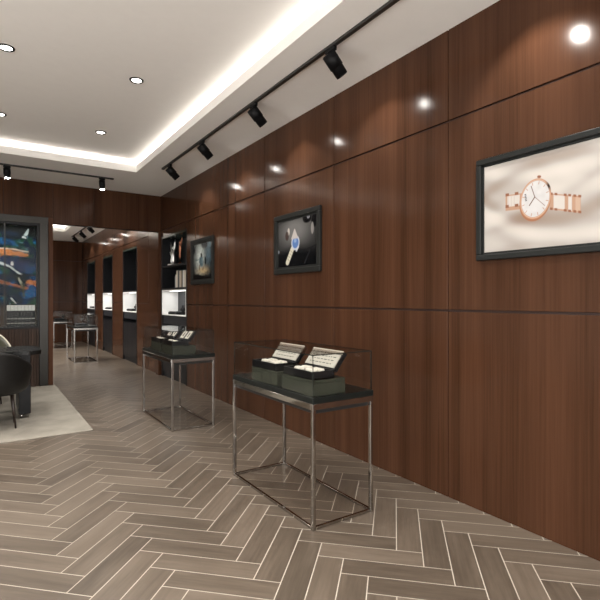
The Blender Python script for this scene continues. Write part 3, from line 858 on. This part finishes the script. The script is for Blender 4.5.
# ------------------------------------------------------------------ rug, desk, chairs
bm = BM(); box(bm, -2.3, 1.0, 5.56, 8.80, .0005, .012, .004, 2)
tag(obj('rug', bm, M['rug']), 'large beige rug under the desk and chairs', 'rug')
def desk():
    t = thing('desk', 'black desk with a rounded top end on the beige rug', 'desk', (0, 6.9, .0125))
    bm = BM()
    n = 16; xr = .60; hw = .40; r = .16; x0 = -1.5
    pts = [(x0, -hw)]
    for i in range(n+1): a = -PI/2 + PI/2*i/n; pts.append((xr-r + r*math.cos(a), -hw+r + r*math.sin(a)))
    for i in range(n+1): a = PI/2*i/n; pts.append((xr-r + r*math.cos(a), hw-r + r*math.sin(a)))
    pts.append((x0, hw))
    lo = [bm.verts.new((x, y, .755)) for x, y in pts]; hi = [bm.verts.new((x, y, .800)) for x, y in pts]
    bm.faces.new(lo[::-1]); bm.faces.new(hi)
    for i in range(len(pts)): bm.faces.new((lo[i], lo[(i+1)%len(pts)], hi[(i+1)%len(pts)], hi[i]))
    bmesh.ops.bevel(bm, geom=[e for e in bm.edges if abs(e.verts[0].co.z-e.verts[1].co.z) < 1e-5], offset=.012, segments=3, affect='EDGES')
    obj('desktop', bm, M['desktop'], t)
    for x0, x1 in ((.355, .475), (-1.4, -1.28)):
        bm = BM(); box(bm, x0, x1, -.36, .32, .05, .755, .004)
        p = obj('pedestal', bm, M['cab'], t)
        bm = BM(); box(bm, x1, x1+.004, -.355, .315, .055, .40, .001); obj('side_panel', bm, M['slat'], p)
        bm = BM()
        for y in (-.33, .29): cyl(bm, ((x0+x1)/2-.03, y, 0), ((x0+x1)/2-.03, y, .052), .012, n=12)
        obj('foot', bm, M['chrome'], p)
desk()
def tub_chair(name, label, loc, rz, shell_mat, leg_mat, lit_rim, bh):
    """opens towards +Y; back towards -Y"""
    t = thing(name, label, 'chair', loc, rz)
    bm = BM(); n = 48; a0 = math.radians(-200); a1 = math.radians(20)
    ro, ri = .395, .34
    def hgt(a):
        k = max(0, math.cos(a + PI/2)); return .64 + (bh-.64)*k**1.1
    secs = []
    for i in range(n+1):
        a = a0 + (a1-a0)*i/n; h = hgt(a); ca, sa = math.cos(a), math.sin(a)
        prof = [(ri, .44), (ri+.005, .55), (ri-.004, h-.035), (ri+.006, h-.010), ((ro+ri)/2+.01, h), (ro+.008, h-.012), (ro+.010, h-.035), (ro-.002, .56), (ro-.02, .45), (ro-.055, .405), (ri-.06, .395)]
        secs.append([bm.verts.new((r*ca, r*sa*1.0, z)) for r, z in prof])
    for a, b in zip(secs, secs[1:]):
        for k in range(len(a)): bm.faces.new((a[k], b[k], b[(k+1)%len(a)], a[(k+1)%len(a)])).smooth = True
    bm.faces.new(secs[0]); bm.faces.new(secs[-1][::-1])
    obj('shell', bm, shell_mat, t)
    bm = BM(); lathe(bm, [(.05,.385),(.22,.380),(.315,.388),(.332,.41),(.332,.47),(.310,.495),(.15,.505),(.02,.506)], 40)
    obj('seat', bm, shell_mat, t)
    if lit_rim:
        bm = BM(); P = []
        for i in range(n+1):
            a = a0 + (a1-a0)*i/n; P.append(((ro+ri)/2*math.cos(a)*1.02, (ro+ri)/2*math.sin(a)*1.02, hgt(a)+.004))
        tube(bm, P, [.010]*len(P), 8); obj('rim_highlight', bm, M['highlight'], t)  # strip modelled in place of light catching the top rim
    for sx in (-1, 1):
        for sy in (-1, 1):
            bm = BM(); cyl(bm, (sx*.235, sy*.15, 0), (sx*.20, sy*.13, .40), .009, .019, 16); obj('leg', bm, leg_mat, t)
    return t
tub_chair('tub_chair', 'black leather tub chair with its back to us, in front of the desk', (.065, 6.24, .013), 0, M['leather'], M['legwood'], False, .865)
tub_chair('tub_chair', 'olive tub chair with a painted rim highlight, behind the desk', (-.03, 7.76, .013), PI, M['olive'], M['legwood'], True, .985)

# ------------------------------------------------------------------ camera, world, colour
cam = bpy.data.cameras.new('camera'); co = bpy.data.objects.new('camera', cam); C.objects.link(co)
cam.sensor_width = 36; cam.lens = 475/600*36
co.location = (0, 0, EYE); co.rotation_euler = (PI/2, 0, -math.atan(317/475))
cam.shift_y = -.5/600
cam.clip_start = .05
bpy.context.scene.camera = co
w = bpy.data.worlds.new('world'); bpy.context.scene.world = w; w.use_nodes = True
bg = w.node_tree.nodes['Background']; bg.inputs[0].default_value = (1, .97, .93, 1); bg.inputs[1].default_value = 3.1
sc = bpy.context.scene
sc.view_settings.view_transform = 'Standard'; sc.view_settings.look = 'None'
sc.view_settings.gamma = 1; sc.view_settings.use_curve_mapping = False
sc.view_settings.exposure = 0.55
sc.cycles.use_denoising = True
sc.cycles.max_bounces = 10; sc.cycles.transparent_max_bounces = 24
sc.cycles.sample_clamp_indirect = 6
sc.cycles.caustics_reflective = False; sc.cycles.caustics_refractive = False
